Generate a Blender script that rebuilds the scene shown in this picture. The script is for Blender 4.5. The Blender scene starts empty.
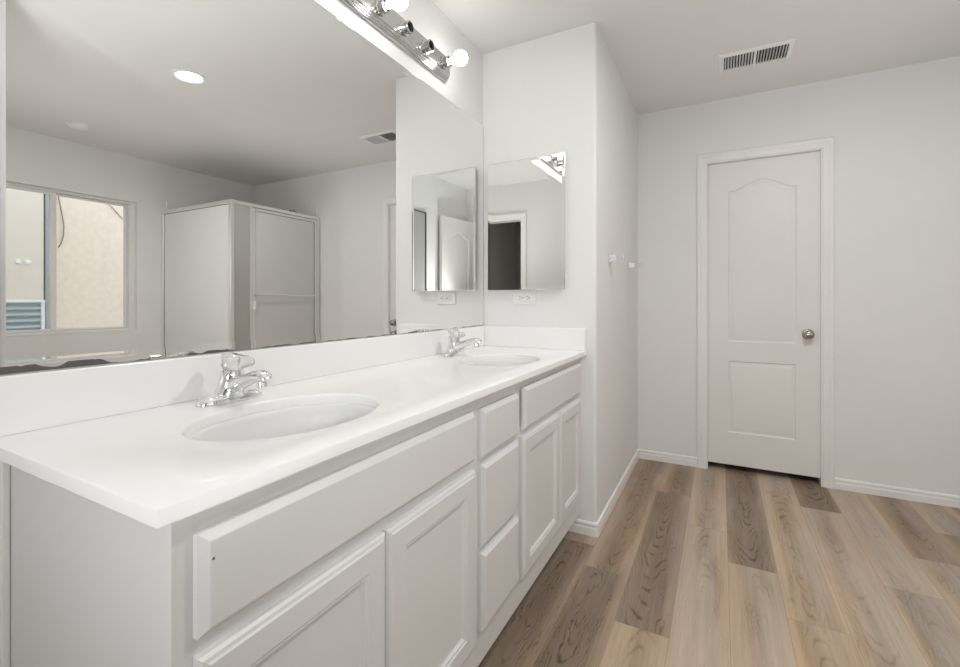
import bpy, bmesh, math, random
from mathutils import Vector, Matrix
random.seed(7)
SC = bpy.context.scene
COL = SC.collection

# ------------------------------------------------------------------ camera
cam_d = bpy.data.cameras.new('camera')
cam = bpy.data.objects.new('camera', cam_d); COL.objects.link(cam)
cam.location = (1.1254, 0.0, 1.1145)
cam.rotation_euler = (math.radians(90), 0, math.radians(28.05))
cam_d.sensor_width = 36.0
cam_d.lens = 451.13 / 960 * 36
cam_d.shift_y = (301.2 - 333.5) / 960
cam_d.clip_start = 0.02
SC.camera = cam

# ------------------------------------------------------------------ world, lights, exposure
BULB_W, BULB_COL = 0.43, (1.0, 0.97, 0.94)
CAN_W, CAN_COL = 10.0, (1.0, 0.97, 0.94)
UP = (math.pi, 0, 0)
FILL_SPOTS = [((1.125, -0.02, 1.08), 12.5, 165, (math.radians(92), 0, math.radians(-14)), .03), ((0.60, -0.30, 1.00), 5.0, 160, (math.radians(90), 0, 0), .11),
           ((0.95, 0.30, 0.45), 55.0, 88, UP, .12), ((2.60, 1.20, 1.30), 6.0, 150, UP, .12), ((1.75, 2.35, 1.10), 7.0, 150, UP, .12),
           ((3.00, 0.92, 1.35), 6.5, 110, (math.radians(95), 0, 0), .08)]
world = bpy.data.worlds.new('sky'); SC.world = world
world.use_nodes = True
bg = world.node_tree.nodes['Background']
bg.inputs['Color'].default_value = (0.86, 0.93, 1.0, 1)
bg.inputs['Strength'].default_value = 1.3
SC.view_settings.view_transform = 'Standard'
SC.view_settings.look = 'None'
SC.view_settings.gamma = 1
SC.view_settings.use_curve_mapping = False
SC.view_settings.exposure = 0.80
# unseen fill spots added to even out the light: on the camera, behind the vanity end, by the tub wall, and three bounced off the ceiling
for loc_, watt, cone, rot_, soft in FILL_SPOTS:
    fl_d = bpy.data.lights.new('fill_spot', 'SPOT'); fl_d.energy = watt; fl_d.spot_size = math.radians(cone); fl_d.spot_blend = 1.0
    fl_d.shadow_soft_size = soft; fl_d.color = (0.965, 0.985, 1.0)
    fl_o = bpy.data.objects.new('fill_spot', fl_d); COL.objects.link(fl_o); fl_o.location = loc_; fl_o.rotation_euler = rot_
SC.cycles.use_denoising = True
SC.cycles.max_bounces = 16
SC.cycles.diffuse_bounces = 8
SC.cycles.glossy_bounces = 8
SC.cycles.transmission_bounces = 10
SC.cycles.transparent_max_bounces = 12
SC.cycles.sample_clamp_indirect = 6

# ------------------------------------------------------------------ materials
def new_mat(name):
    m = bpy.data.materials.new(name); m.use_nodes = True
    nt = m.node_tree
    return m, nt, nt.nodes['Principled BSDF']

def paint(name, col, rough=0.5, var=0.015, scale=6.0, bump=0.0, bscale=220.0, spec=0.5, coat=0.0):
    m, nt, b = new_mat(name)
    n = nt.nodes.new('ShaderNodeTexNoise'); n.inputs['Scale'].default_value = scale; n.inputs['Detail'].default_value = 3
    tc = nt.nodes.new('ShaderNodeTexCoord'); nt.links.new(tc.outputs['Object'], n.inputs['Vector'])
    r = nt.nodes.new('ShaderNodeValToRGB')
    a = tuple(max(0, c * (1 - var)) for c in col); z = tuple(min(1, c * (1 + var)) for c in col)
    r.color_ramp.elements[0].position = .3; r.color_ramp.elements[1].position = .7
    r.color_ramp.elements[0].color = (*a, 1); r.color_ramp.elements[1].color = (*z, 1)
    nt.links.new(n.outputs['Fac'], r.inputs['Fac']); nt.links.new(r.outputs['Color'], b.inputs['Base Color'])
    b.inputs['Roughness'].default_value = rough
    b.inputs['Specular IOR Level'].default_value = spec
    b.inputs['Coat Weight'].default_value = coat
    if bump:
        n2 = nt.nodes.new('ShaderNodeTexNoise'); n2.inputs['Scale'].default_value = bscale; n2.inputs['Detail'].default_value = 2
        nt.links.new(tc.outputs['Object'], n2.inputs['Vector'])
        bp = nt.nodes.new('ShaderNodeBump'); bp.inputs['Strength'].default_value = bump; bp.inputs['Distance'].default_value = .002
        nt.links.new(n2.outputs['Fac'], bp.inputs['Height']); nt.links.new(bp.outputs['Normal'], b.inputs['Normal'])
    return m

def metal(name, col, rough, bumpy=0.0):
    m, nt, b = new_mat(name)
    b.inputs['Metallic'].default_value = 1; b.inputs['Roughness'].default_value = rough
    n = nt.nodes.new('ShaderNodeTexNoise'); n.inputs['Scale'].default_value = 40
    r = nt.nodes.new('ShaderNodeValToRGB')
    r.color_ramp.elements[0].color = (*[c * .96 for c in col], 1); r.color_ramp.elements[1].color = (*col, 1)
    nt.links.new(n.outputs['Fac'], r.inputs['Fac']); nt.links.new(r.outputs['Color'], b.inputs['Base Color'])
    return m

M_wall = paint('wall_paint', (0.805, 0.807, 0.805), .55, .01, 4, .12, 260)
M_ceil = paint('ceiling_paint', (0.76, 0.755, 0.74), .7, .01, 4, .15, 200)
M_trim = paint('trim_gloss_paint', (0.84, 0.84, 0.83), .35, .008)
M_door = paint('door_paint', (0.80, 0.79, 0.78), .4, .008)
M_cab = paint('cabinet_paint', (0.72, 0.72, 0.715), .4, .012, 5)
M_top = paint('cultured_marble', (0.90, 0.90, 0.90), .22, .01, 3, coat=.15)
M_bowl = paint('sink_glaze', (0.80, 0.80, 0.80), .32, .006, 3, coat=.0)
M_plastic = paint('white_plastic', (0.82, 0.82, 0.81), .35, .006)
M_dark = paint('unlit_duct_black', (0.012, 0.012, 0.012), .8, .1)
M_duct = paint('duct_dark', (0.03, 0.03, 0.028), .7, .1)
M_slot = paint('slot_grey', (0.10, 0.10, 0.10), .6, .05)
M_chrome = metal('chrome', (0.86, 0.87, 0.88), .06)
M_chromeb = metal('brushed_chrome', (0.62, 0.62, 0.61), .16)
M_nickel = metal('satin_nickel', (0.46, 0.43, 0.39), .24)
M_alum = metal('silver_shower_frame', (0.90, 0.90, 0.89), .38)
M_edge = metal('mirror_edge', (0.80, 0.81, 0.80), .12)
M_tile = paint('shower_wall_white', (0.80, 0.80, 0.79), .3, .01)
M_stucco = paint('beige_stucco', (0.80, 0.685, 0.585), .9, .05, 18, .5, 60)
M_vinyl = paint('window_vinyl', (0.82, 0.82, 0.80), .4, .006)
M_louver = paint('blue_grey_louver', (0.42, 0.48, 0.51), .5, .04)
M_panel = paint('outdoor_panel_white', (0.74, 0.66, 0.58), .6, .02)
M_recess_shade = paint('recess_shade_grey', (0.33, 0.37, 0.39), .6, .03)
M_cable = paint('cable_grey', (0.22, 0.20, 0.17), .6, .05)
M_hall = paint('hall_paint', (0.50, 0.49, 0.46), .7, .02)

def mirror_mat(name, stains=False):
    m, nt, b = new_mat(name)
    b.inputs['Base Color'].default_value = (0.89, 0.895, 0.88, 1)
    b.inputs['Metallic'].default_value = 1; b.inputs['Roughness'].default_value = 0.004
    if stains:                                   # desilvered blotches creeping up from the bottom edge (object z = height above edge)
        tc = nt.nodes.new('ShaderNodeTexCoord'); sp = nt.nodes.new('ShaderNodeSeparateXYZ')
        nt.links.new(tc.outputs['Object'], sp.inputs[0])
        n = nt.nodes.new('ShaderNodeTexNoise'); n.noise_dimensions = '1D'
        n.inputs['Scale'].default_value = 11.0; n.inputs['Detail'].default_value = 2; n.inputs['Roughness'].default_value = .45
        nt.links.new(sp.outputs['Y'], n.inputs['W'])
        # reach of the stain falls from the left end to the right end
        fall = nt.nodes.new('ShaderNodeMapRange')
        fall.inputs['From Min'].default_value = 0.15; fall.inputs['From Max'].default_value = 0.55
        fall.inputs['To Min'].default_value = 0.0125; fall.inputs['To Max'].default_value = 0.0032
        nt.links.new(sp.outputs['Y'], fall.inputs['Value'])
        mr = nt.nodes.new('ShaderNodeMapRange')
        mr.inputs['From Min'].default_value = 0.44; mr.inputs['From Max'].default_value = 0.58
        nt.links.new(n.outputs['Fac'], mr.inputs['Value'])
        mul = nt.nodes.new('ShaderNodeMath'); mul.operation = 'MULTIPLY'
        nt.links.new(mr.outputs[0], mul.inputs[0]); nt.links.new(fall.outputs[0], mul.inputs[1])
        ad = nt.nodes.new('ShaderNodeMath'); ad.operation = 'ADD'; ad.inputs[1].default_value = .0014
        nt.links.new(mul.outputs[0], ad.inputs[0])
        lt = nt.nodes.new('ShaderNodeMath'); lt.operation = 'SUBTRACT'
        nt.links.new(ad.outputs[0], lt.inputs[0]); nt.links.new(sp.outputs['Z'], lt.inputs[1])
        st = nt.nodes.new('ShaderNodeMapRange')
        st.inputs['From Min'].default_value = -0.0005; st.inputs['From Max'].default_value = 0.0012
        nt.links.new(lt.outputs[0], st.inputs['Value'])
        d = nt.nodes.new('ShaderNodeBsdfPrincipled')
        d.inputs['Base Color'].default_value = (0.10, 0.097, 0.09, 1); d.inputs['Roughness'].default_value = .35
        mx = nt.nodes.new('ShaderNodeMixShader')
        nt.links.new(st.outputs[0], mx.inputs[0]); nt.links.new(b.outputs[0], mx.inputs[1]); nt.links.new(d.outputs[0], mx.inputs[2])
        nt.links.new(mx.outputs[0], nt.nodes['Material Output'].inputs['Surface'])
    return m
M_mirror = mirror_mat('silvered_glass')
M_mirror_s = mirror_mat('silvered_glass_worn', True)

def pane_mat(name, tint=(0.97, 0.985, 0.98)):
    m, nt, b = new_mat(name); nt.nodes.remove(b)
    t = nt.nodes.new('ShaderNodeBsdfTransparent'); t.inputs['Color'].default_value = (*tint, 1)
    g = nt.nodes.new('ShaderNodeBsdfGlossy'); g.inputs['Roughness'].default_value = .01
    f = nt.nodes.new('ShaderNodeFresnel'); f.inputs['IOR'].default_value = 1.3
    mx = nt.nodes.new('ShaderNodeMixShader')
    nt.links.new(f.outputs[0], mx.inputs[0]); nt.links.new(t.outputs[0], mx.inputs[1]); nt.links.new(g.outputs[0], mx.inputs[2])
    nt.links.new(mx.outputs[0], nt.nodes['Material Output'].inputs['Surface'])
    return m
M_pane = pane_mat('window_glass')

def frosted_mat(name, col, clear, back=.5):
    m, nt, b = new_mat(name); nt.nodes.remove(b)
    tr = nt.nodes.new('ShaderNodeBsdfTranslucent'); tr.inputs['Color'].default_value = (*col, 1)
    di = nt.nodes.new('ShaderNodeBsdfDiffuse'); di.inputs['Color'].default_value = (*col, 1)
    g = nt.nodes.new('ShaderNodeBsdfGlossy'); g.inputs['Roughness'].default_value = .18
    tp = nt.nodes.new('ShaderNodeBsdfTransparent'); tp.inputs['Color'].default_value = (*[c ** .5 for c in col], 1)
    m1 = nt.nodes.new('ShaderNodeMixShader'); m1.inputs[0].default_value = back
    nt.links.new(tr.outputs[0], m1.inputs[1]); nt.links.new(di.outputs[0], m1.inputs[2])
    m2 = nt.nodes.new('ShaderNodeMixShader'); m2.inputs[0].default_value = clear
    nt.links.new(m1.outputs[0], m2.inputs[1]); nt.links.new(tp.outputs[0], m2.inputs[2])
    f = nt.nodes.new('ShaderNodeFresnel'); f.inputs['IOR'].default_value = 1.4
    m3 = nt.nodes.new('ShaderNodeMixShader')
    nt.links.new(f.outputs[0], m3.inputs[0]); nt.links.new(m2.outputs[0], m3.inputs[1]); nt.links.new(g.outputs[0], m3.inputs[2])
    nt.links.new(m3.outputs[0], nt.nodes['Material Output'].inputs['Surface'])
    return m
M_frost = frosted_mat('frosted_glass', (0.97, 0.98, 0.98), .06, .88)
M_frostd = frosted_mat('frosted_glass_door', (0.95, 0.95, 0.94), .2, .72)
M_tint = frosted_mat('tinted_glass', (0.88, 0.875, 0.84), .3)

def acrylic():
    m, nt, b = new_mat('clear_acrylic')
    b.inputs['Base Color'].default_value = (0.93, 0.93, 0.93, 1)
    b.inputs['Roughness'].default_value = .05; b.inputs['Transmission Weight'].default_value = .75; b.inputs['IOR'].default_value = 1.45
    return m
M_acryl = acrylic()

def emit(name, col, s):
    m, nt, b = new_mat(name)
    b.inputs['Base Color'].default_value = (0.9, 0.9, 0.9, 1); b.inputs['Roughness'].default_value = .3
    b.inputs['Emission Color'].default_value = (*col, 1); b.inputs['Emission Strength'].default_value = s
    return m
M_bulb = emit('bulb_glow', BULB_COL, BULB_W / (math.pi * 4 * math.pi * .032 ** 2))
M_can = emit('can_lamp_glow', CAN_COL, CAN_W / (math.pi * math.pi * .056 ** 2))

def floor_mat():
    m, nt, b = new_mat('vinyl_planks')
    N = nt.nodes; L = nt.links
    def math_(op, a, c=None, v=None):
        n = N.new('ShaderNodeMath'); n.operation = op
        if isinstance(a, (int, float)): n.inputs[0].default_value = a
        else: L.new(a, n.inputs[0])
        if c is not None:
            if isinstance(c, (int, float)): n.inputs[1].default_value = c
            else: L.new(c, n.inputs[1])
        return n.outputs[0]
    at = N.new('ShaderNodeAttribute'); at.attribute_name = 'tone'
    uvn = N.new('ShaderNodeUVMap'); uvn.uv_map = 'plank'         # u: metres across from plank centre, v: metres along
    pid = N.new('ShaderNodeUVMap'); pid.uv_map = 'grain'         # random offset, ring strength
    uv = N.new('ShaderNodeSeparateXYZ'); L.new(uvn.outputs[0], uv.inputs[0])
    pv = N.new('ShaderNodeSeparateXYZ'); L.new(pid.outputs[0], pv.inputs[0])
    u, v, off, ring = uv.outputs['X'], uv.outputs['Y'], pv.outputs['X'], pv.outputs['Y']
    def noise(su, sv, detail, rough=.5):
        c = N.new('ShaderNodeCombineXYZ')
        L.new(math_('MULTIPLY', u, su), c.inputs[0]); L.new(math_('MULTIPLY', v, sv), c.inputs[1]); L.new(math_('MULTIPLY', off, 37.), c.inputs[2])
        n = N.new('ShaderNodeTexNoise'); n.inputs['Scale'].default_value = 1; n.inputs['Detail'].default_value = detail
        n.inputs['Roughness'].default_value = rough
        L.new(c.outputs[0], n.inputs['Vector']); return n.outputs['Fac']
    broad = noise(11, 1.3, 3, .55)
    streak = noise(75, 2.2, 4, .6)
    fine = noise(380, 10, 2)
    warp = noise(16, 4.2, 4, .6)
    def smooth(x, lo, hi):
        n = N.new('ShaderNodeMapRange'); n.interpolation_type = 'SMOOTHSTEP'
        n.inputs['From Min'].default_value = lo; n.inputs['From Max'].default_value = hi
        L.new(x, n.inputs['Value']); return n.outputs[0]
    # heartwood: darker middle of a plank, its reach set plank by plank
    uu0 = math_('MULTIPLY', u, 2 / .178)
    mid = math_('SUBTRACT', 1.0, math_('MULTIPLY', uu0, uu0))
    heart = smooth(math_('ADD', math_('ADD', math_('MULTIPLY', mid, .45), math_('MULTIPLY', broad, 1.1)), math_('MULTIPLY', ring, .42)), .72, 1.45)
    # cathedral rings: long wavering ellipses along the plank
    vv = math_('MULTIPLY', v, .11)
    uu = math_('ADD', u, math_('MULTIPLY', math_('SUBTRACT', warp, .5), .085))
    rad = math_('SQRT', math_('ADD', math_('MULTIPLY', uu, uu), math_('MULTIPLY', vv, vv)))
    rings = math_('ABSOLUTE', math_('SINE', math_('MULTIPLY', rad, 330.)))
    lines = math_('SUBTRACT', 1.0, smooth(rings, .05, .65))
    lines = math_('MULTIPLY', math_('MULTIPLY', lines, smooth(noise(30, 6, 2), .38, .62)), math_('ADD', math_('MULTIPLY', heart, .34), .09))
    dk = math_('ADD', math_('MULTIPLY', heart, .58), math_('MULTIPLY', lines, 1.15))
    oc = N.new('ShaderNodeTexCoord'); mpn = N.new('ShaderNodeMapping'); mpn.inputs['Scale'].default_value = (9, 1.6, 1)
    L.new(oc.outputs['Object'], mpn.inputs[0]); bl = N.new('ShaderNodeTexNoise'); bl.inputs['Scale'].default_value = 1; bl.inputs['Detail'].default_value = 3
    L.new(mpn.outputs[0], bl.inputs['Vector']); dk = math_('ADD', dk, math_('MULTIPLY', math_('SUBTRACT', bl.outputs['Fac'], .5), .55))
    dk = math_('ADD', dk, math_('MULTIPLY', math_('SUBTRACT', streak, .5), .62))
    dk = math_('ADD', dk, math_('MULTIPLY', math_('SUBTRACT', fine, .5), .14))
    g = math_('SUBTRACT', 1.06, math_('MULTIPLY', dk, .78))
    mul = N.new('ShaderNodeVectorMath'); mul.operation = 'SCALE'
    L.new(at.outputs['Color'], mul.inputs[0]); L.new(g, mul.inputs['Scale'])
    # warm / grey drift inside a plank
    hs = N.new('ShaderNodeMix'); hs.data_type = 'RGBA'; hs.blend_type = 'MULTIPLY'
    hs.inputs[7].default_value = (1.09, 1.0, 0.86, 1)
    wr = N.new('ShaderNodeMapRange'); wr.inputs['From Min'].default_value = .46; wr.inputs['From Max'].default_value = .62
    L.new(noise(9, 1.1, 2), wr.inputs['Value']); L.new(wr.outputs[0], hs.inputs[0]); L.new(mul.outputs[0], hs.inputs[6])
    L.new(hs.outputs[2], b.inputs['Base Color'])
    b.inputs['Roughness'].default_value = .48
    bp = N.new('ShaderNodeBump'); bp.inputs['Strength'].default_value = .12; bp.inputs['Distance'].default_value = .001
    L.new(fine, bp.inputs['Height']); L.new(bp.outputs[0], b.inputs['Normal'])
    return m
M_floor = floor_mat()

# ------------------------------------------------------------------ mesh helpers
def BM(): return bmesh.new()

def box(bm, x0, x1, y0, y1, z0, z1, bev=0.0, seg=2):
    vs = [bm.verts.new((x, y, z)) for x in (x0, x1) for y in (y0, y1) for z in (z0, z1)]
    q = [(0, 1, 3, 2), (4, 6, 7, 5), (0, 4, 5, 1), (2, 3, 7, 6), (0, 2, 6, 4), (1, 5, 7, 3)]
    fs = [bm.faces.new([vs[i] for i in f]) for f in q]
    if bev:
        es = list({e for f in fs for e in f.edges})
        bmesh.ops.bevel(bm, geom=es, offset=bev, segments=seg, affect='EDGES', profile=.5, clamp_overlap=True)
    return vs

def frame_of(d):
    d = Vector(d).normalized()
    a = Vector((0, 0, 1)) if abs(d.z) < .95 else Vector((1, 0, 0))
    s = d.cross(a).normalized(); return d, s, s.cross(d).normalized()

def loft(bm, rings, cap0=True, cap1=True, closed=True):
    R = [[bm.verts.new(p) for p in r] for r in rings]
    n = len(R[0])
    for a, b2 in zip(R, R[1:]):
        for i in range(n if closed else n - 1):
            j = (i + 1) % n
            try: bm.faces.new((a[i], a[j], b2[j], b2[i]))
            except ValueError: pass
    if cap0: bm.faces.new(R[0][::-1])
    if cap1: bm.faces.new(R[-1])
    return R

def lathe(bm, origin, axis, prof, n=28):
    """prof: (distance along axis, radius)"""
    d, s, t = frame_of(axis); o = Vector(origin)
    rings = []
    for h, r in prof:
        r = max(r, 1e-4)
        rings.append([o + d * h + (s * math.cos(2 * math.pi * i / n) + t * math.sin(2 * math.pi * i / n)) * r for i in range(n)])
    loft(bm, rings)

def tube(bm, pts, r, n=10):
    pts = [Vector(p) for p in pts]
    rings = []
    d0, s, t = frame_of(pts[1] - pts[0])
    for i, p in enumerate(pts):
        a = pts[max(0, i - 1)]; b2 = pts[min(len(pts) - 1, i + 1)]
        d = (b2 - a).normalized()
        s = (s - d * s.dot(d)).normalized(); t = d.cross(s)
        rr = r[i] if isinstance(r, (list, tuple)) else r
        rings.append([p + (s * math.cos(2 * math.pi * k / n) + t * math.sin(2 * math.pi * k / n)) * rr for k in range(n)])
    loft(bm, rings)

def ellipse_path(bm, secs, n=24):
    """secs: (centre, normal direction, half width across Y, half height) lofted"""
    rings = []
    for c, d, w, h in secs:
        c = Vector(c); d = Vector(d).normalized(); y = Vector((0, 1, 0)); k = y.cross(d).normalized()
        rings.append([c + y * (w * math.cos(2 * math.pi * i / n)) + k * (h * math.sin(2 * math.pi * i / n)) for i in range(n)])
    loft(bm, rings)

def build(name, bm, mat, parent=None, origin=None, smooth=None, bevel=None):
    """one mesh object; verts are in world space and get re-based on origin (or the parent's place)"""
    if parent is not None and origin is None: origin = parent.matrix_basis.translation if parent.parent is None else None
    base = Vector((0, 0, 0))
    p = parent
    while p is not None:
        base += p.location; p = p.parent
    loc = Vector(origin) - base if (origin is not None and parent is None) else Vector((0, 0, 0))
    tot = base + loc
    bmesh.ops.recalc_face_normals(bm, faces=bm.faces[:])
    for v in bm.verts: v.co -= tot
    me = bpy.data.meshes.new(name); bm.to_mesh(me); bm.free()
    o = bpy.data.objects.new(name, me); COL.objects.link(o)
    for mm in (mat if isinstance(mat, (list, tuple)) else [mat]): me.materials.append(mm)
    o.location = loc
    if parent is not None: o.parent = parent
    if smooth:
        ang = math.radians(smooth)
        for pl in me.polygons: pl.use_smooth = True
        b2 = bmesh.new(); b2.from_mesh(me)
        for e in b2.edges:
            if len(e.link_faces) == 2 and e.calc_face_angle(0) > ang: e.smooth = False
        b2.to_mesh(me); b2.free()
    return o

def tag(o, label, cat, group=None):
    o['label'] = label; o['category'] = cat
    if group: o['group'] = group
    return o

def thing(name, loc, label, cat, group=None):
    o = bpy.data.objects.new(name, None); COL.objects.link(o); o.location = loc
    o.empty_display_size = .05
    return tag(o, label, cat, group)

def struct(name, bm, mat, parent=None, **k):
    o = build(name, bm, mat, parent, **k)
    if parent is None: o['kind'] = 'structure'
    return o

def copy_tree(root, delta, label, group=None):
    r = root.copy(); COL.objects.link(r); r.location = Vector(root.location) + Vector(delta); r['label'] = label
    if group: r['group'] = group
    for ch in root.children:
        c = ch.copy(); COL.objects.link(c); c.parent = r
        for g in ch.children:
            d = g.copy(); COL.objects.link(d); d.parent = c
    return r

# ------------------------------------------------------------------ dimensions (metres; x from the mirror wall, y towards the door, z up)
H = 2.44
SX, SY = 0.606, 2.146          # partition: face towards +x, face towards the camera
YB = 3.367                     # wall with the door
XO = 3.635                     # window wall
CX, CY = 1.55, 0.74            # corner of the closet block to the right of the camera
YF = -0.42                     # wall behind the camera

# ------------------------------------------------------------------ structure
bm = BM(); tone = bm.loops.layers.float_color.new('tone'); uvl = bm.loops.layers.uv.new('plank'); grl = bm.loops.layers.uv.new('grain')
DK, MD, LT, TN, GY = (.375, .288, .220), (.395, .302, .225), (.460, .372, .292), (.455, .348, .255), (.440, .365, .298)
DARKNESS = {DK: 1.0, MD: .5, LT: .12, TN: .22, GY: .3}
known = {-1: (2.06, {-1: DK, 0: MD}), 0: (1.89, {-1: DK, 0: MD, 1: MD}), 1: (1.61, {-1: TN, 0: DK, 1: MD}), 2: (2.48, {-1: LT, 0: LT, -2: GY}),
         3: (2.20, {-1: LT, 0: DK, -2: TN}), 4: (1.91, {-1: TN, 0: LT, 1: LT}), 5: (2.98, {-1: LT, 0: DK, -2: LT}),
         6: (2.30, {-1: GY, 0: LT}), 7: (2.62, {-1: GY, 0: MD}), 8: (2.95, {-1: MD, 0: LT})}
PW, PL = .178, 1.22
for i in range(-4, 18):
    xa = .62 + i * PW
    seam, tones = known.get(i, (random.uniform(0, PL), {}))
    xa0, xb0 = max(xa, 0.0), min(xa + PW, XO)
    if xb0 - xa0 < .005: continue
    for k in range(-5, 5):
        ya, yb = seam + k * PL, seam + (k + 1) * PL
        y0, y1 = max(ya, -1.9), min(yb, YB + (.75 if 2 <= i <= 5 else .10))
        if y1 - y0 < .01: continue
        c = tones.get(k) or random.choice([LT, TN, MD, GY, LT, DK])
        j = random.uniform(.95, 1.05); off = random.random(); ringv = DARKNESS[c]
        ru, rv = random.uniform(-.02, .02), random.uniform(.3, .9) * PL
        g = .0006
        f = bm.faces.new([bm.verts.new((x, y, 0)) for x, y in ((xa0 + g, y0 + g), (xb0 - g, y0 + g), (xb0 - g, y1 - g), (xa0 + g, y1 - g))])
        for lp in f.loops:
            lp[tone] = (*[q * j for q in c], 1)
            lp[uvl].uv = (lp.vert.co.x - xa - PW / 2 + ru, lp.vert.co.y - ya - rv)
            lp[grl].uv = (off, ringv)
box(bm, 0, XO, -1.9, YB + .80, -.05, -.0015)          # underlay seen as the hairline seams
for f in bm.faces:
    if f.calc_center_median().z < -.0001:
        for lp in f.loops: lp[tone] = (.30, .23, .175, 1)
fl = struct('floor', bm, M_floor)

bm = BM(); box(bm, -.15, XO + .15, -1.9, YB + .90, H, H + .1); struct('ceiling', bm, M_ceil)
bm = BM(); box(bm, -.15, 0, -1.9, SY + .02, 0, H); struct('wall_left', bm, M_wall)

# partition block with a rounded (bullnose) outer corner
bm = BM()
vs = box(bm, 0, SX, SY, YB + .02, 0, H)
ed = [e for e in bm.edges if all(abs(v.co.x - SX) < 1e-5 and abs(v.co.y - SY) < 1e-5 for v in e.verts)]
bmesh.ops.bevel(bm, geom=ed, offset=.016, segments=6, affect='EDGES', profile=.5)
struct('wall_partition', bm, M_wall, smooth=35)

# back wall with the door recess
DX0, DX1, DT = 1.047, 1.664, 2.033
bm = BM()
box(bm, SX, DX0, YB, YB + .15, 0, H); box(bm, DX1, XO + .15, YB, YB + .15, 0, H); box(bm, DX0, DX1, YB, YB + .15, DT, H)
box(bm, DX0 - .15, DX0 - .05, YB + .15, YB + .85, 0, H); box(bm, DX1 + .05, DX1 + .15, YB + .15, YB + .85, 0, H); box(bm, DX0 - .05, DX1 + .05, YB + .75, YB + .85, -.05, H)
struct('wall_back', bm, M_wall)

# right wall with the window hole
WY0, WY1, WZ0, WZ1 = 1.27, 2.185, 0.852, 2.025
bm = BM()
box(bm, XO, XO + .15, .0, WY0, 0, H); box(bm, XO, XO + .15, WY1, YB + .15, 0, H)
box(bm, XO, XO + .15, WY0, WY1, 0, WZ0); box(bm, XO, XO + .15, WY0, WY1, WZ1, H)
struct('wall_right', bm, M_wall)

# closet block on the right of the entry, wall behind the camera with the entry doorway, dim hall behind
bm = BM(); box(bm, CX, XO + .15, -1.9, CY, 0, H); struct('wall_closet', bm, M_wall)
EX0, EX1, ET = 0.84, 1.46, 2.04
bm = BM()
box(bm, 0, EX0, YF - .12, YF, 0, H); box(bm, EX1, CX, YF - .12, YF, 0, H); box(bm, EX0, EX1, YF - .12, YF, ET, H)
struct('wall_front', bm, M_wall)
bm = BM(); box(bm, -.15, CX, -2.0, -1.9, 0, H); struct('wall_hall', bm, M_hall)

# ------------------------------------------------------------------ baseboards
def base_run(bm, axis, a, b2, at, sgn):
    """a run of profiled skirting; axis 'x' runs along x on a wall at y=at, sgn = side it stands out to"""
    prof = [(0, 0), (.012, 0), (.012, .036), (.0095, .041), (.0095, .048), (.011, .053), (.008, .061), (0, .064)]
    r = []
    for q in (a, b2):
        r.append([(q, at + sgn * d, z) if axis == 'x' else (at + sgn * d, q, z) for d, z in prof])
    loft(bm, r)
bm = BM(); base_run(bm, 'x', SX, DX0 - .06, YB, -1); base_run(bm, 'x', DX1 + .06, XO, YB, -1); struct('baseboard_back', bm, M_trim)
bm = BM(); SKIRT = [(0, 0), (.012, 0), (.012, .036), (.0095, .041), (.0095, .048), (.011, .053), (.008, .061), (0, .064)]
loft(bm, [[(.470, SY - d, z) for d, z in SKIRT]] + [[(SX + d * math.sin(q), SY - d * math.cos(q), z) if d else (SX - .004, SY + .004, z) for d, z in SKIRT] for q in (0, math.pi / 4, math.pi / 2)] + [[(SX + d, YB - .001, z) for d, z in SKIRT]])
struct('baseboard_partition', bm, M_trim)
bm = BM(); base_run(bm, 'y', CY, YB - .9, XO, -1); struct('baseboard_right', bm, M_trim)
bm = BM(); base_run(bm, 'x', 0, EX0 - .06, YF, 1); struct('baseboard_front', bm, M_trim)

# ------------------------------------------------------------------ moulded panel helper (arched or square) in the XZ plane
def outline(x0, x1, z0, z1, arch, ins, n=28):
    x0 += ins; x1 -= ins; z0 += ins; z1 -= ins
    pts = [(x0, z0), (x1, z0), (x1, z1)]
    for i in range(1, n):
        u = 1 - 2 * i / n
        a = min(1, abs(u) / .86)
        z = z1 + arch * (.5 + .5 * math.cos(math.pi * a)) ** .72 if arch else z1
        pts.append(((x0 + x1) / 2 + u * (x1 - x0) / 2, z))
    pts.append((x0, z1))
    return pts

def panel_slab(bm, x0, x1, z0, z1, yf, th, panels, prof, sgn=-1, n=28):
    """slab whose front (y=yf, facing sgn) carries moulded panels; prof: (inset, depth into the slab)"""
    def P(x, z, d): return (x, yf - sgn * d, z)
    loops = [[bm.verts.new(P(x, z, 0)) for x, z in ((x0, z0), (x1, z0), (x1, z1), (x0, z1))]]
    inner = []
    for (a, b2, c, d, arch) in panels:
        rr = [[bm.verts.new(P(x, z, dep)) for x, z in outline(a, b2, c, d, arch, ins, n)] for ins, dep in prof]
        inner.append(rr); loops.append(rr[0])
    edges = []
    for lp in loops:
        for i in range(len(lp)): edges.append(bm.edges.new((lp[i], lp[(i + 1) % len(lp)])))
    bmesh.ops.triangle_fill(bm, use_beauty=True, use_dissolve=False, edges=edges)
    for rr in inner:
        m = len(rr[0])
        for a, b2 in zip(rr, rr[1:]):
            for i in range(m): bm.faces.new((a[i], a[(i + 1) % m], b2[(i + 1) % m], b2[i]))
        bm.faces.new(rr[-1])
    bk = [bm.verts.new(P(x, z, th)) for x, z in ((x0, z0), (x1, z0), (x1, z1), (x0, z1))]
    o = loops[0]
    for i in range(4): bm.faces.new((o[i], o[(i + 1) % 4], bk[(i + 1) % 4], bk[i]))
    bm.faces.new(bk)

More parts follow.
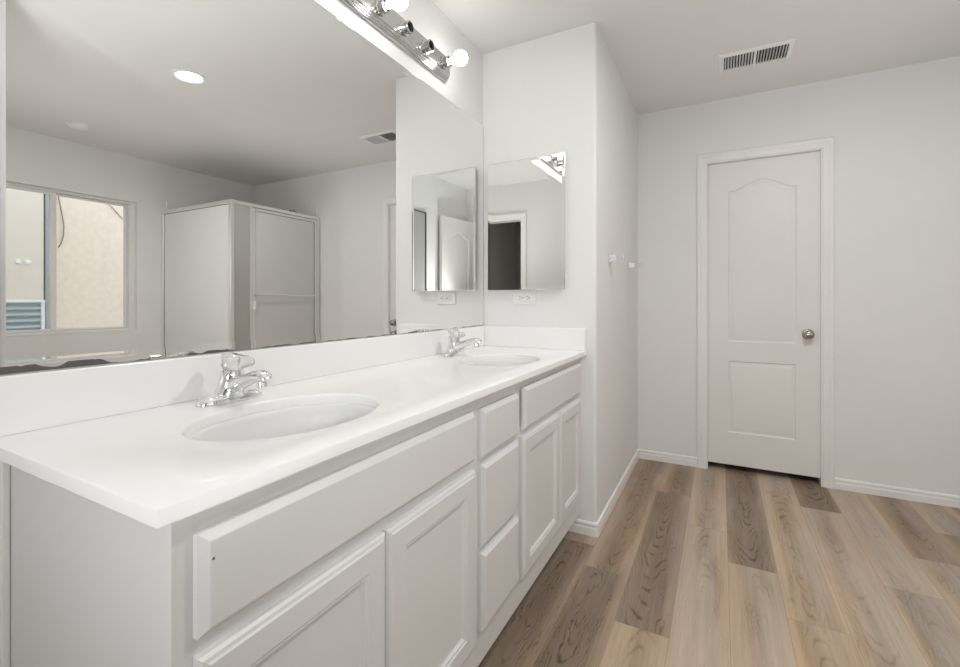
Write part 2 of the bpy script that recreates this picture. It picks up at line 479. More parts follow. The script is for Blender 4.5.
DOORPROF = [(0, 0), (.006, .006), (.012, .007), (.026, .002), (.030, .0015)]
def knob_mesh(bm, o, ax):
    lathe(bm, o, ax, [(0, .0), (0, .031), (.004, .032), (.008, .028), (.010, .013), (.026, .011), (.030, .018), (.036, .0245), (.044, .0275), (.052, .0265), (.058, .021), (.0615, .012), (.0625, 0)])

# closed door at the back
bm = BM()
panel_slab(bm, 1.052, 1.660, .040, 2.028, 3.392, .035, [(1.172, 1.543, .850, 1.838, .062), (1.170, 1.540, .252, .722, 0)], DOORPROF)
d1 = struct('door_1', bm, M_door, smooth=30)
bm = BM(); knob_mesh(bm, (1.600, 3.392, .912), (0, -1, 0))
k = struct('door_knob', bm, M_nickel, d1, smooth=50); k['label'] = 'satin nickel door knob'

def casing(bm, x0, x1, zt, yw, sgn, w=.060, zb=0):
    def P(x, d, z): return (x, yw + sgn * d, z)
    prof = [(0, 0), (0, .010), (.006, .014), (.034, .014), (.040, .018), (.054, .018), (w, .014), (w, 0)]
    # sweep the profile up one side, over the head and down the other
    path = [(x0, zb, -1, 0), (x0, zt, -1, 1), (x1, zt, 1, 1), (x1, zb, 1, 0)]
    rings = [[P(px + ox * o2, d, pz + oz * o2) for o2, d in prof] for px, pz, ox, oz in path]
    loft(bm, rings)
bm = BM(); casing(bm, DX0, DX1, DT, YB, -1)
# jamb lining and stop
box(bm, DX0 - .001, DX0 + .004, YB - .009, YB + .10, 0, DT); box(bm, DX1 - .004, DX1 + .001, YB - .009, YB + .10, 0, DT)
box(bm, DX0, DX1, YB - .009, YB + .10, DT - .004, DT + .001)
struct('trim_1', bm, M_trim)

# entry doorway casing and the open entry door (seen in the mirrors)
bm = BM(); casing(bm, EX0, EX1, ET, YF, 1); casing(bm, EX0, EX1, ET, YF - .12, -1)
box(bm, EX0, EX0 + .012, YF - .121, YF + .001, 0, ET); box(bm, EX1 - .012, EX1, YF - .121, YF + .001, 0, ET); box(bm, EX0 + .012, EX1 - .012, YF - .121, YF + .001, ET - .012, ET)
struct('trim_2', bm, M_trim)
bm = BM()
panel_slab(bm, 0, .60, .012, 2.025, 0, .035, [(.115, .485, .830, 1.815, .062), (.115, .485, .235, .705, 0)], DOORPROF)
ang = math.radians(90 + 6)
Mx = Matrix.Translation((EX1 - .035, YF + .035, 0)) @ Matrix.Rotation(math.radians(84), 4, 'Z') @ Matrix.Scale(-1, 4, (0, 1, 0))
bmesh.ops.transform(bm, matrix=Mx, verts=bm.verts[:])
d2 = struct('door_2', bm, M_door, smooth=30)
bm = BM(); knob_mesh(bm, (.54, 0, .93), (0, -1, 0)); knob_mesh(bm, (.54, .035, .93), (0, 1, 0)); bmesh.ops.transform(bm, matrix=Mx, verts=bm.verts[:])
k = struct('door_knob', bm, M_nickel, d2, smooth=50); k['label'] = 'satin nickel knobs of the open entry door'

# narrow closet door by the corner of the closet block (seen twice reflected in the small mirror)
bm = BM(); box(bm, CX - .006, CX - .0005, .440, .700, .0, 2.010); d3 = struct('door_3', bm, paint('closet_door_grey', (.42, .42, .41), .5, .02))
bm = BM(); box(bm, CX - .016, CX - .0005, .428, .440, .0, 2.022, .001, 1); box(bm, CX - .016, CX - .0005, .700, .712, .0, 2.022, .001, 1); box(bm, CX - .016, CX - .0005, .440, .700, 2.010, 2.022, .001, 1)
struct('trim_3', bm, M_slot)

# ------------------------------------------------------------------ window
W = build('window_1', (lambda b: (box(b, XO + .045, XO + .125, WY0, WY0 + .035, WZ0, WZ1, .002, 1), box(b, XO + .045, XO + .125, WY1 - .04, WY1, WZ0, WZ1, .002, 1),
          box(b, XO + .045, XO + .125, WY0 + .035, WY1 - .04, WZ0, WZ0 + .016, .002, 1), box(b, XO + .045, XO + .125, WY0 + .035, WY1 - .04, WZ1 - .02, WZ1, .002, 1), b)[-1])(BM()), M_vinyl)
W['kind'] = 'structure'
YM = 1.612                                            # meeting rail
bm = BM()
ya, yb, za, zb, xs = WY0 + .036, YM + .02, WZ0 + .017, WZ1 - .021, XO + .055
for a in ((ya, ya + .03, za, zb), (yb - .04, yb, za, zb), (ya + .03, yb - .04, za, za + .02), (ya + .03, yb - .04, zb - .02, zb)):
    box(bm, xs, xs + .025, *a, .002, 1)
sl = build('sliding_sash', bm, M_vinyl, W)
bm = BM(); box(bm, xs + .010, xs + .014, ya + .03, yb - .04, za + .02, zb - .02); build('glass_pane', bm, M_pane, sl)
bm = BM(); xs2 = XO + .09; ya2, yb2 = YM + .0, WY1 - .041
for a in ((ya2, ya2 + .02, za, zb), (yb2 - .018, yb2, za, zb), (ya2 + .02, yb2 - .018, za, za + .016), (ya2 + .02, yb2 - .018, zb - .016, zb)):
    box(bm, xs2, xs2 + .025, *a, .002, 1)
sf = build('fixed_sash', bm, M_vinyl, W)
bm = BM(); box(bm, xs2 + .010, xs2 + .014, ya2 + .02, yb2 - .018, za + .016, zb - .016); build('glass_pane', bm, M_pane, sf)
bm = BM(); box(bm, xs - .008, xs, yb - .03, yb - .012, 1.36, 1.42, .003); lt_ = build('sash_latch', bm, M_vinyl, sl)
bm = BM(); box(bm, XO - .004, XO + .045, WY0, WY1, WZ0 - .004, WZ0 + .003, .001); build('window_sill', bm, M_trim, W)

# what stands outside the window
NX = XO + 1.55
bm = BM(); box(bm, NX, NX + .2, -1.5, 6.5, -.3, 4.2)
o = build('neighbour_wall', bm, M_stucco, origin=(NX + .1, 2.2, -.3)); tag(o, 'sunlit beige stucco wall of the house outside the window', 'wall')
bm = BM(); box(bm, XO + .15, NX, -1.5, 6.5, -.35, -.3)
o = struct('ground', bm, paint('concrete', (.5, .49, .46), .9, .05, 10, .3, 50))
t = thing('utility_box', (NX - .02, 1.70, .50), 'white outdoor wall panel above blue grey louvres, seen through the left window pane', 'box')
bm = BM(); box(bm, NX - .05, NX - .001, 1.20, 2.020, 1.12, 2.75, .006); build('panel', bm, M_panel, t)
bm = BM(); box(bm, NX - .065, NX - .05, 1.19, 2.030, 1.10, 1.128, .004); box(bm, NX - .055, NX - .001, 2.000, 2.028, .50, 1.10, .003); build('rail', bm, M_vinyl, t)
bm = BM(); box(bm, NX - .02, NX - .001, 1.20, 2.000, .50, 1.10)
for i in range(9):
    z = .53 + i * .063
    loft(bm, [[(NX - .02, y, z + .045), (NX - .055, y, z), (NX - .052, y, z - .004), (NX - .02, y, z + .038)] for y in (1.21, 1.998)])
build('louvre_panel', bm, M_louver, t)
bm = BM(); box(bm, NX - .045, NX - .001, 2.034, 2.085, .40, 2.75, .006); build('recess_shade_strip', bm, M_recess_shade, t)  # dark grey strip stands in for a shadowed recess in the neighbour wall
bm = BM()
for y in (1.825, 1.895): lathe(bm, (NX - .05, y, 1.513), (-1, 0, 0), [(0, .0), (0, .024), (.012, .022), (.018, .015), (.02, 0)], 18)
build('knockout_cap', bm, M_plastic, t)
bm = BM(); tube(bm, [(NX - .012, 2.140, 2.75), (NX - .012, 2.143, 2.29), (NX - .012, 2.175, 2.10), (NX - .012, 2.198, 1.94), (NX - .012, 2.195, 1.83), (NX - .012, 2.175, 1.74), (NX - .012, 2.150, 1.69)], .005, 8)
o = build('cable', bm, M_cable, origin=(NX - .012, 2.14, 2.75), smooth=60); tag(o, 'long dark cable hanging down the stucco wall beside the window mullion', 'cable')
bm = BM(); tube(bm, [(NX - .012, 2.45, 2.42), (NX - .012, 2.56, 2.29), (NX - .012, 2.66, 2.19), (NX - .012, 2.745, 2.09)], .004, 8)
o = build('cable', bm, M_cable, origin=(NX - .012, 2.45, 2.42), smooth=60); tag(o, 'short dark cable slanting across the top right of the stucco wall', 'cable')

# ------------------------------------------------------------------ vanity cabinet
VY0, VY1, VX, VT = .313, SY - .001, .530, .853     # carcass left end, right end, face-frame front, top
van = thing('vanity_cabinet', (.28, 1.22, 0), 'long white painted double sink vanity cabinet with raised doors and drawers', 'cabinet')
bm = BM()
box(bm, .002, VX - .02, VY0, VY0 + .016, .0, VT)                       # end panel
box(bm, .002, VX - .02, VY0 + .016, VY1, .098, .114)                   # bottom
box(bm, .002, .010, VY0 + .016, VY1, .114, VT)                         # back
box(bm, .010, VX - .02, 1.076, 1.092, .114, VT); box(bm, .010, VX - .02, 1.366, 1.382, .114, VT)
build('carcass', bm, M_cab, van)
bm = BM(); box(bm, .0, .022, VY0 - .012, VY0 - .0002, .0, VT, .003); build('scribe_strip', bm, M_trim, van)
bm = BM()
ff = (VX - .019, VX)
box(bm, *ff, VY0 - .002, .345, .098, VT); box(bm, *ff, 1.045, 1.105, .098, VT); box(bm, *ff, 1.345, 1.400, .098, VT); box(bm, *ff, 2.08, VY1, .098, VT)
for a, b2 in ((.345, 1.045), (1.105, 1.345), (1.400, 2.08)):
    box(bm, *ff, a, b2, .815, VT); box(bm, *ff, a, b2, .650, .695); box(bm, *ff, a, b2, .098, .205)
box(bm, *ff, 1.105, 1.345, .405, .445)
box(bm, *ff, .675, .705, .205, .650); box(bm, *ff, 1.760, 1.795, .205, .650)
build('face_frame', bm, M_cab, van)
bm = BM(); box(bm, .452, .466, VY0 + .017, VY1, 0, .0975); build('toe_kick', bm, M_cab, van)

def ring_panel(bm, y0, y1, z0, z1, prof):
    rings = [[(VX + .0004 + d, a, b2) for a, b2 in ((y0 + i, z0 + i), (y1 - i, z0 + i), (y1 - i, z1 - i), (y0 + i, z1 - i))] for i, d in prof]
    loft(bm, rings)
DRAWER = [(0, 0), (0, .009), (.002, .0105), (.011, .0185), (.013, .019)]
DY = .006
CABD = [(0, 0), (0, .011), (.004, .015), (.009, .0165), (.012, .019), (.052, .019), (.055, .0165), (.060, .0165), (.066, .0105), (.072, .0095)]
for y0, y1, z0, z1 in ((.330, 1.056, .684, .818), (1.400, 2.100, .680, .823)):
    bm = BM(); ring_panel(bm, y0 + DY, y1 + DY, z0, z1, DRAWER); f0 = build('false_drawer_front', bm, M_cab, van)
    if y0 < 1:
        bm = BM(); lathe(bm, (VX + .0188, .3515, .783), (1, 0, .0), [(0, .0), (0, .0022), (.0006, .002), (.0007, 0)], 10)
        h = build('nail_hole', bm, M_slot, f0)
for y0, y1, z0, z1 in ((1.098, 1.352, .677, .814), (1.098, 1.352, .433, .660), (1.098, 1.352, .197, .415)):
    bm = BM(); ring_panel(bm, y0 + DY, y1 + DY, z0, z1, DRAWER); build('drawer', bm, M_cab, van)
for y0, y1 in ((.330, .690), (.695, 1.058), (1.388, 1.775), (1.780, 2.092)):
    bm = BM(); ring_panel(bm, y0 + DY, y1 + DY, .185, .660, CABD); build('cabinet_door', bm, M_cab, van)

# ------------------------------------------------------------------ countertop with two bowl holes
CT, CB, CF, CL = .878, .854, .5615, .2786
SINKS = [(.322, .660), (.330, 1.663)]
AX, AY = .154, .205
bm = BM(); NE = 64
def ell(cx, cy, ax, ay, z): return [(cx + ax * math.cos(2 * math.pi * i / NE), cy + ay * math.sin(2 * math.pi * i / NE), z) for i in range(NE)]
rect = lambda i, z: [(.001, CL + i, z), (CF - i, CL + i, z), (CF - i, SY - .001, z), (.001, SY - .001, z)]
loops = [[bm.verts.new(p) for p in rect(.004, CT)]] + [[bm.verts.new(p) for p in ell(*s, AX + .006, AY + .006, CT)] for s in SINKS]
eds = [bm.edges.new((lp[i], lp[(i + 1) % len(lp)])) for lp in loops for i in range(len(lp))]
bmesh.ops.triangle_fill(bm, use_beauty=True, use_dissolve=False, edges=eds)
def skin(a, pts):
    b2 = [bm.verts.new(p) for p in pts]
    for i in range(len(a)): bm.faces.new((a[i], a[(i + 1) % len(a)], b2[(i + 1) % len(a)], b2[i]))
    return b2
a = loops[0]
for i, z in ((.0012, CT - .0012), (0, CT - .004), (0, CB + .003), (.003, CB)): a = skin(a, rect(i, z))
low = [a]
for s, lp in zip(SINKS, loops[1:]):
    a = lp
    for e_, z in ((.0038, CT - .0005), (.0018, CT - .0018), (.0005, CT - .0042), (0, CT - .008), (0, CB)): a = skin(a, ell(*s, AX + e_, AY + e_, z))
    low.append(a)
eds = []
for lp in low:
    for i in range(len(lp)): eds.append(bm.edges.get((lp[i], lp[(i + 1) % len(lp)])))
bmesh.ops.triangle_fill(bm, use_beauty=True, use_dissolve=False, edges=eds)
top = build('countertop', bm, M_top, origin=(.28, 1.21, CB), smooth=40)
tag(top, 'glossy white slab countertop with two oval sink cutouts on the vanity', 'countertop')
bm = BM(); box(bm, .001, .020, CL, SY - .001, CT, .983, .003); build('backsplash', bm, M_top, top)
bm = BM(); box(bm, .0205, CF - .002, SY - .019, SY - .001, CT, .983, .003); build('side_splash', bm, M_top, top)

def sink(c, label):
    t = thing('sink', (c[0], c[1], CB), label, 'sink', 'oval sinks in the countertop')
    bm = BM(); N2 = 14; rings = [ell(*c, AX + .018, AY + .018, CB - .0005), ell(*c, AX - .005, AY - .005, CB - .0005), ell(*c, AX - .009, AY - .009, CB - .003)]
    for i in range(1, N2 + 1):
        q = i / N2; r = math.cos(q * math.pi / 2) ** .62
        r = max(r, .13); rings.append(ell(*c, (AX - .009) * r, (AY - .009) * r, CB - .004 - .136 * math.sin(q * math.pi / 2) ** 1.1))
    for i in range(N2, 0, -1):
        q = i / N2; r = max(math.cos(q * math.pi / 2) ** .62, .13)
        rings.append(ell(*c, AX * r + .016, AY * r + .016, CB - .008 - .140 * math.sin(q * math.pi / 2) ** 1.1))
    rings.append(ell(*c, AX + .018, AY + .018, CB - .009))
    loft(bm, rings, cap0=False, cap1=False)
    R0 = [v for v in bm.verts]
    n = NE
    for i in range(n):
        bm.faces.new((R0[i], R0[(i + 1) % n], R0[len(R0) - n + (i + 1) % n], R0[len(R0) - n + i]))
    build('basin', bm, M_bowl, t, smooth=60)
    bm = BM(); lathe(bm, (c[0], c[1], CB - .1395), (0, 0, 1), [(-.03, 0), (-.03, .020), (0, .021), (.0, .026), (.003, .027), (.004, .023), (.001, .018), (.006, .013), (.007, 0)])
    build('drain', bm, M_chrome, t, smooth=40)
    return t
s1 = sink(SINKS[0], 'near oval white sink at the open end of the countertop')
sink(SINKS[1], 'far oval white sink by the partition wall under the small mirror')

# ------------------------------------------------------------------ faucets
def faucet(o, label):
    ox, oy, oz = o
    t = thing('faucet', o, label, 'faucet', 'chrome faucets behind the sinks')
    # oval base plate that swells into two shoulders
    bm = BM(); n = 40; rings = []
    for s, z in ((1.0, 0.0004), (1.0, .005), (.975, .010), (.90, .015), (.74, .0195), (.5, .022), (.1, .023)):
        rings.append([(ox + .030 * s * (abs(math.cos(a)) ** .8) * (1 if math.cos(a) >= 0 else -1), oy + .078 * s * (abs(math.sin(a)) ** .9) * (1 if math.sin(a) >= 0 else -1), oz + z) for a in (2 * math.pi * i / n for i in range(n))])
    loft(bm, rings); build('base_plate', bm, M_chrome, t, smooth=50)
    # body: flares from the plate to the neck, leaning forward a little
    bm = BM()
    ellipse_path(bm, [((ox + .001, oy, oz + .010), (0, 0, 1), .054, .028), ((ox + .001, oy, oz + .022), (0, 0, 1), .039, .0275), ((ox + .002, oy, oz + .036), (.05, 0, 1), .031, .0265),
                      ((ox + .004, oy, oz + .055), (.12, 0, 1), .0275, .0255), ((ox + .007, oy, oz + .070), (.18, 0, 1), .0255, .0245), ((ox + .0085, oy, oz + .077), (.2, 0, 1), .021, .021)], 28)
    build('body', bm, M_chrome, t, smooth=50)
    bm = BM()
    ellipse_path(bm, [((ox + .002, oy, oz + .030), (1, 0, .45), .025, .023), ((ox + .030, oy, oz + .043), (1, 0, .42), .0225, .0185), ((ox + .060, oy, oz + .055), (1, 0, .36), .019, .0145),
                      ((ox + .090, oy, oz + .0645), (1, 0, .2), .0175, .013), ((ox + .114, oy, oz + .067), (1, 0, -.1), .017, .0135), ((ox + .127, oy, oz + .0635), (1, 0, -.6), .0155, .012), ((ox + .132, oy, oz + .059), (1, 0, -1.2), .011, .008)], 24)
    sp = build('spout', bm, M_chrome, t, smooth=50)
    bm = BM(); lathe(bm, (ox + .112, oy, oz + .060), (.12, 0, -1), [(0, 0), (0, .0115), (.010, .0118), (.0105, .0125), (.017, .0125), (.018, .010), (.016, .0)], 24)
    build('aerator', bm, M_chrome, sp, smooth=40)
    # clear three-lobed knob handle, tipped forward
    bm = BM(); n = 48
    c = Vector((ox + .009, oy, oz + .078)); ax = Vector((.30, .0, 1)).normalized(); d, s, u = frame_of(ax)
    rings = []
    for h, r, lob in ((0, .018, 0), (.004, .022, .12), (.010, .029, .36), (.017, .0315, .42), (.025, .0305, .40), (.030, .024, .30), (.033, .013, .1)):
        ring = []
        for i in range(n):
            a = 2 * math.pi * i / n
            rr = r * (1 + lob * math.cos(3 * (a - .55)))
            ring.append(c + d * h + (s * math.cos(a) + u * math.sin(a)) * rr)
        rings.append(ring)
    loft(bm, rings); hd = build('knob_handle', bm, M_acryl, t, smooth=35); hd['label'] = 'clear acrylic three-lobed handle'
    bm = BM(); lathe(bm, c + d * .0325, d, [(0, 0), (0, .0095), (.002, .009), (.003, .006), (.0032, 0)], 20); build('handle_cap', bm, M_chrome, hd, smooth=40)
    bm = BM(); lathe(bm, c + d * .0358, d, [(0, 0), (0, .0035), (.0006, .003), (.0007, 0)], 14); build('temperature_dot', bm, M_slot, hd)
    # pop-up lift rod behind the body
    bm = BM(); lathe(bm, (ox - .0245, oy + .003, oz + .012), (0, 0, 1), [(0, 0), (0, .0028), (.062, .0028), (.063, .006), (.068, .0075), (.073, .006), (.0745, 0)], 16)
    build('lift_rod', bm, M_chrome, t, smooth=50)
    return t
f1 = faucet((.098, .668, CT), 'chrome faucet with clear knob behind the near sink')
copy_tree(f1, (0.002, 1.012, 0), 'chrome faucet with clear knob behind the far sink by the partition')

# ------------------------------------------------------------------ big wall mirror (bevelled border rises 0.6 mm towards the rim)
MY0, MY1, MZ0, MZ1 = .2786, 2.140, .9845, 2.052
mir = thing('wall_mirror', (.0, MY0, MZ0), 'huge frameless wall mirror resting on the backsplash behind both sinks', 'mirror')
bm = BM(); BV = .025
def mring(i, x): return [(x, MY0 + i, MZ0 + i), (x, MY1 - i, MZ0 + i), (x, MY1 - i, MZ1 - i), (x, MY0 + i, MZ1 - i)]
loft(bm, [mring(.0006, .0005), mring(.0006, .0060), mring(BV, .0052)])
build('glass', bm, M_mirror_s, mir)
bm = BM()
for a in ((MY0, MY1, MZ0 - .0008, MZ0 + .0005), (MY0, MY1, MZ1 - .0005, MZ1 + .0008), (MY1 - .0005, MY1 + .0012, MZ0, MZ1), (MY0 - .0012, MY0 + .0005, MZ0, MZ1)):
    box(bm, .0004, .0066, *a)
build('edge', bm, M_edge, mir)
for yy in (.55, 1.615):
    bm = BM(); box(bm, .0062, .0105, yy - .011, yy + .011, MZ0 - .001, MZ0 + .009, .002); e = build('mirror_clip', bm, M_chromeb, mir)
for yy in (1.10, 1.86):
    bm = BM(); box(bm, .0062, .0105, yy - .009, yy + .009, MZ1 - .008, MZ1 + .004, .002); e = build('mirror_clip', bm, M_plastic, mir)

# ------------------------------------------------------------------ small mirror cabinet on the partition
cab = thing('medicine_cabinet', (.252, SY, 1.174), 'small frameless mirror cabinet hung on the partition above the outlet', 'cabinet')
bm = BM(); box(bm, .052, .452, SY - .020, SY - .0005, 1.181, 1.826, .002); build('cabinet_box', bm, M_trim, cab)
bm = BM()
def cring(i, y): return [(.044 + i, y, 1.174 + i), (.460 - i, y, 1.174 + i), (.460 - i, y, 1.833 - i), (.044 + i, y, 1.833 - i)]
loft(bm, [cring(.0005, SY - .0205), cring(.0005, SY - .0262), cring(.012, SY - .0258)])
md = build('mirror_door', bm, M_mirror, cab)
bm = BM()
for x0, x1, z0, z1 in ((.0432, .4608, 1.1725, 1.1745), (.0432, .4608, 1.8328, 1.8345), (.0428, .0445, 1.1745, 1.8328), (.4595, .4614, 1.1745, 1.8328)):
    box(bm, x0, x1, SY - .0268, SY - .0206, z0, z1)
build('edge_channel', bm, M_edge, md)

# ------------------------------------------------------------------ outlet under the small mirror
out = thing('wall_outlet', (.241, SY, 1.131), 'white horizontal duplex outlet just below the small mirror', 'outlet')
bm = BM(); box(bm, .179, .303, SY - .0065, SY - .0003, 1.096, 1.166, .003); build('cover_plate', bm, M_plastic, out)
for cx in (.220, .262):
    bm = BM(); box(bm, cx - .016, cx + .016, SY - .0095, SY - .006, 1.115, 1.147, .004); r = build('receptacle', bm, M_plastic, out)
    bm = BM()
    box(bm, cx - .007, cx + .003, SY - .0098, SY - .009, 1.1365, 1.1385); box(bm, cx - .007, cx + .002, SY - .0098, SY - .009, 1.1240, 1.1260)
    lathe(bm, (cx + .009, SY - .0092, 1.131), (0, -1, 0), [(0, 0), (0, .003), (.0008, .003), (.0008, 0)], 12)
    build('slots', bm, M_slot, r)
bm = BM(); lathe(bm, (.241, SY - .0062, 1.131), (0, -1, 0), [(0, 0), (0, .0035), (.001, .003), (.0012, 0)], 14); build('screw', bm, M_chromeb, out)

# ------------------------------------------------------------------ vanity light bar
BY0, BY1, BZ0, BZ1 = .658, 1.762, 2.122, 2.240
bar = thing('vanity_light_bar', (0, (BY0 + BY1) / 2, BZ0), 'long chrome strip light with round sockets above the big mirror', 'light fixture')
bm = BM()
prof = [(.0005, BZ0), (.012, BZ0), (.016, BZ0 + .004), (.016, BZ0 + .008), (.021, BZ0 + .010), (.021, BZ0 + .015), (.026, BZ0 + .017), (.026, BZ0 + .022), (.030, BZ0 + .026),
        (.030, BZ1 - .026), (.026, BZ1 - .022), (.026, BZ1 - .017), (.021, BZ1 - .015), (.021, BZ1 - .010), (.016, BZ1 - .008), (.016, BZ1 - .004), (.012, BZ1), (.0005, BZ1)]
loft(bm, [[(x, y, z) for x, z in prof] for y in (BY0, BY1)])
build('back_plate', bm, M_chromeb, bar)
SOCK = [1.712 - .1435 * i for i in range(8)]
SZ = 2.184
def socket(y):
    bm = BM()
    lathe(bm, (.0302, y, SZ), (1, 0, 0), [(0, 0), (0, .0275), (.004, .0275), (.006, .0225), (.022, .0225), (.024, .0240), (.029, .0240), (.030, .0215), (.030, .0185), (.008, .0175), (.008, 0)])
    s = build('socket', bm, M_chromeb, bar, smooth=40)
    bm = BM(); lathe(bm, (.0390, y, SZ), (1, 0, 0), [(0, 0), (0, .0165), (.016, .0168), (.0161, .014), (.004, .013), (.004, 0)]); build('socket_liner', bm, M_duct, s, smooth=40)
for y in SOCK: socket(y)
LIT = [0, 3, 5, 7]  # the far left bulb is added out of view to balance the light
labels = {0: 'glowing round bulb in the last socket of the light bar, nearest the partition', 3: 'glowing round bulb at the top edge of the photo, before two empty sockets',
          5: 'glowing round bulb in the third socket from the left end of the light bar', 7: 'added glowing round bulb, unseen, in the far left end socket of the light bar'}
def bulb(y, i):
    t = thing('light_bulb', (.062, y, SZ), labels[i], 'bulb', 'bulbs in the vanity light bar')
    bm = BM(); lathe(bm, (.062, y, SZ), (1, 0, 0), [(0, 0), (0, .0125), (.012, .013), (.018, .0145)] + [(.054 - .032 * math.cos(a), .032 * math.sin(a)) for a in [math.pi * (0.16 + .84 * q / 14) for q in range(15)]], 28)
    build('globe', bm, M_bulb, t, smooth=60)
    bm = BM(); lathe(bm, (.046, y, SZ), (1, 0, 0), [(0, 0), (0, .004), (.002, .009), (.004, .0125), (.0175, .0127), (.0178, 0)], 20); build('screw_base', bm, M_chromeb, t, smooth=40)
    return t
for i in LIT: bulb(SOCK[i], i)

# ------------------------------------------------------------------ towel bar posts on the partition
def post(y, label):
    t = thing('towel_bar_post', (SX, y, 1.338), label, 'towel bar', 'towel bar posts on the partition')
    bm = BM(); box(bm, SX + .0003, SX + .009, y - .024, y + .024, 1.316, 1.368, .003); build('wall_plate', bm, M_chrome, t)
    bm = BM(); rings = []
    for d, w, h in ((.008, .019, .021), (.020, .013, .014), (.040, .011, .012), (.066, .012, .013), (.080, .012, .013)):
        rings.append([(SX + d, y + a, 1.342 + b2) for a, b2 in ((-w, -h), (w, -h), (w, h), (-w, h))])
    loft(bm, rings); build('arm', bm, M_chrome, t)
    return t
post(2.425, 'chrome towel bar post nearest the outer corner of the partition')
post(2.985, 'chrome towel bar post nearer the door wall, its rod missing')

# ------------------------------------------------------------------ ceiling vent
VX0, VX1, VYa, VYb = 1.118, 1.462, 2.752, 2.958
ven = thing('ceiling_vent', ((VX0 + VX1) / 2, (VYa + VYb) / 2, H), 'white rectangular louvred air register in the ceiling before the door', 'vent')
bm = BM()
def vring(i, z): return [(VX0 + i, VYa + i, z), (VX1 - i, VYa + i, z), (VX1 - i, VYb - i, z), (VX0 + i, VYb - i, z)]
R = loft(bm, [vring(0, H - .0005), vring(.001, H - .003), vring(.018, H - .009), vring(.024, H - .010), vring(.024, H - .0005)], False, False)
XM = (VX0 + VX1) / 2
box(bm, XM - .006, XM + .006, VYa + .024, VYb - .024, H - .0102, H - .001)
build('frame', bm, M_trim, ven)
bm = BM(); box(bm, VX0 + .025, VX1 - .025, VYa + .025, VYb - .025, H - .0012, H - .0003); build('duct_shade_plate', bm, M_dark, ven)  # black plate, its colour stands in for the unlit duct behind the louvres
for a, b2, lean in ((VX0 + .026, XM - .008, -1), (XM + .008, VX1 - .026, 1)):
    bm = BM(); n = 10
    for i in range(n):
        x = a + (b2 - a) * (i + .5) / n; w = -.0034 if lean < 0 else .0019
        loft(bm, [[(x - w - .0005, y, H - .0015), (x - w + .0005, y, H - .0015), (x + w + .0005, y, H - .0100), (x + w - .0005, y, H - .0100)] for y in (VYa + .025, VYb - .025)])
    build('louvre_bank', bm, M_trim, ven)

# ------------------------------------------------------------------ recessed downlight and smoke detector
can = thing('recessed_downlight', (1.648, 1.540, H), 'round glowing recessed ceiling light reflected in the big mirror', 'light')
bm = BM(); lathe(bm, (1.648, 1.540, H), (0, 0, -1), [(.0004, .058), (.0004, .089), (.003, .090), (.007, .082), (.006, .062), (.001, .057)], 40)
build('trim_ring', bm, M_trim, can, smooth=50)
bm = BM(); lathe(bm, (1.648, 1.540, H), (0, 0, -1), [(.0006, 0), (.0006, .056), (.0025, .055), (.004, .03), (.0045, 0)], 40)
build('lens', bm, M_can, can, smooth=60)
det = thing('smoke_detector', (3.14, 1.57, H), 'round flat smoke detector on the ceiling above the window', 'smoke detector')
bm = BM(); lathe(bm, (3.14, 1.57, H), (0, 0, -1), [(.0003, 0), (.0003, .070), (.008, .070), (.009, .064), (.020, .060), (.030, .046), (.032, 0)], 36); build('housing', bm, M_plastic, det, smooth=35)
bm = BM(); lathe(bm, (3.14, 1.57, H - .0318), (0, 0, -1), [(0, 0), (0, .014), (.003, .013), (.004, 0)], 20); build('test_button', bm, M_plastic, det, smooth=40)

# ------------------------------------------------------------------ corner shower (seen in the mirror)
PX, PY = 2.575, 2.405                          # outer corner of the enclosure
ST = 1.985                                     # top
sh = thing('shower_enclosure', ((PX + XO) / 2, (PY + YB) / 2, 0), 'corner shower with silver framed frosted glass beside the window', 'shower')
bm = BM(); box(bm, PX - .05, XO - .001, PY - .05, YB - .014, .0005, .11, .02, 3); build('shower_pan', bm, M_plastic, sh)
bm = BM(); box(bm, PX + .03, XO - .012, YB - .011, YB - .0005, .111, 2.08); box(bm, XO - .011, XO - .0005, PY + .03, YB - .012, .111, 2.08)
build('wall_surround', bm, M_tile, sh)
t1 = .014
bm = BM(); box(bm, PX - .016, PX + .016, PY - .016, PY + .016, .111, ST, .003); build('corner_post', bm, M_alum, sh)
bm = BM(); box(bm, PX + .018, XO - .002, PY - t1, PY + t1, ST - .034, ST, .003); box(bm, PX + .018, XO - .002, PY - t1, PY + t1, .111, .14, .003); box(bm, XO - .032, XO - .002, PY - t1, PY + t1, .14, ST - .034, .003)
p1 = build('side_panel_frame', bm, M_alum, sh)
bm = BM(); box(bm, PX + .016, XO - .030, PY - .003, PY + .003, .138, ST - .032); g = build('side_glass', bm, M_frost, sh); g['label'] = 'frosted side glass'
YD = PY + .165                                 # narrow fixed light, then the door
bm = BM(); box(bm, PX - t1, PX + t1, PY + .018, YB - .014, ST - .030, ST, .003); box(bm, PX - t1, PX + t1, PY + .018, YB - .014, .111, .136, .003)
box(bm, PX - t1, PX + t1, YD, YD + .020, .136, ST - .03, .002); box(bm, PX - t1, PX + t1, YB - .040, YB - .014, .136, ST - .03, .002)
build('front_frame', bm, M_alum, sh)
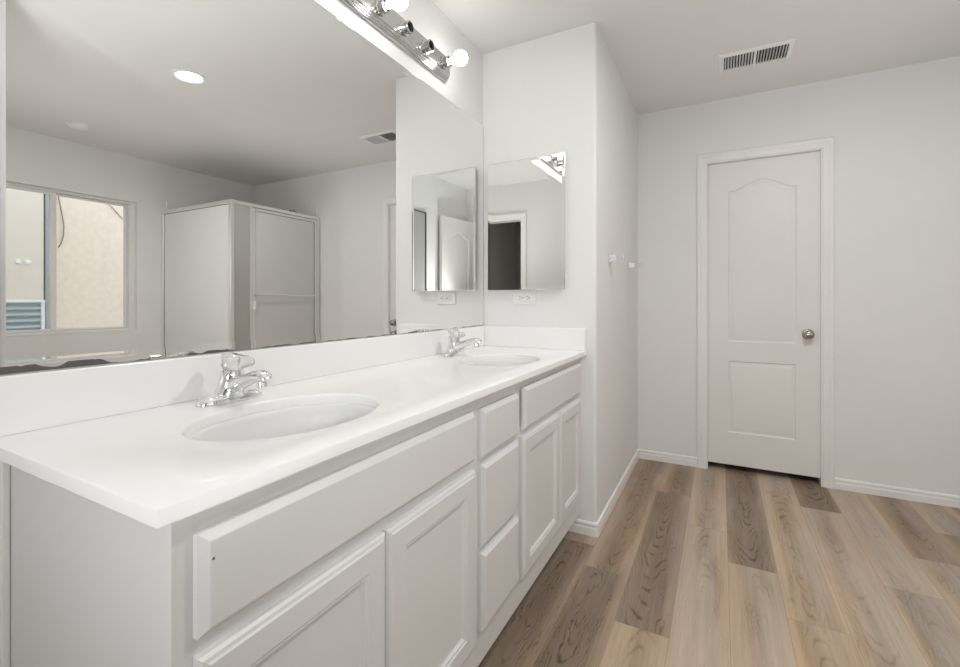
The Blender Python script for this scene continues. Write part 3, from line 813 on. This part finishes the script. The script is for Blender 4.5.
bm = BM(); box(bm, PX - .003, PX + .003, PY + .016, YD, .136, ST - .028); g = build('fixed_glass', bm, M_tint, sh); g['label'] = 'narrow darker tinted glass'
bm = BM(); da, db, dz0, dz1 = YD + .024, YB - .046, .142, ST - .036
for a in ((da, da + .030, dz0, dz1), (db - .026, db, dz0, dz1), (da + .030, db - .026, dz0, dz0 + .028), (da + .030, db - .026, dz1 - .022, dz1)):
    box(bm, PX - .011, PX + .011, *a, .003)
dr = build('shower_door', bm, M_alum, sh)
bm = BM(); box(bm, PX - .003, PX + .003, da + .028, db - .024, dz0 + .026, dz1 - .020); g = build('door_glass', bm, M_frostd, dr); g['label'] = 'grey frosted door glass'
def gasket(bm, ax, a0, a1, at, z0, z1, w=.005):
    for q in ((a0, a0 + w, z0, z1), (a1 - w, a1, z0, z1), (a0, a1, z0, z0 + w), (a0, a1, z1 - w, z1)):
        if ax == 'y': box(bm, at - .0045, at + .0045, *q)
        else: box(bm, q[0], q[1], at - .0045, at + .0045, q[2], q[3])
bm = BM(); gasket(bm, 'y', da + .029, db - .025, PX, dz0 + .027, dz1 - .021); build('door_gasket', bm, M_slot, dr)
bm = BM(); gasket(bm, 'x', PX + .017, XO - .031, PY, .139, ST - .033); build('side_gasket', bm, M_slot, sh)
bm = BM(); tube(bm, [(PX - .012, da + .02, 1.172), (PX - .050, da + .02, 1.172), (PX - .056, da + .026, 1.172), (PX - .056, db - .026, 1.172), (PX - .050, db - .02, 1.172), (PX - .012, db - .02, 1.172)], .0085, 10)
build('towel_rail', bm, M_alum, dr, smooth=50)
bm = BM(); box(bm, PX - .034, PX - .0115, da + .003, da + .026, 1.04, 1.12, .004); build('pull_handle', bm, M_plastic, dr)
bm = BM(); hx = PX + .315
tube(bm, [(hx, YB - .012, 2.055), (hx, YB - .06, 2.075), (hx, YB - .11, 2.068), (hx, YB - .135, 2.050)], .010, 10)
lathe(bm, (hx, YB - .135, 2.055), (0, -.5, -1), [(0, .0), (0, .012), (.03, .028), (.05, .034), (.055, .03), (.056, 0)], 20)
build('shower_head', bm, M_chromeb, sh, smooth=45)
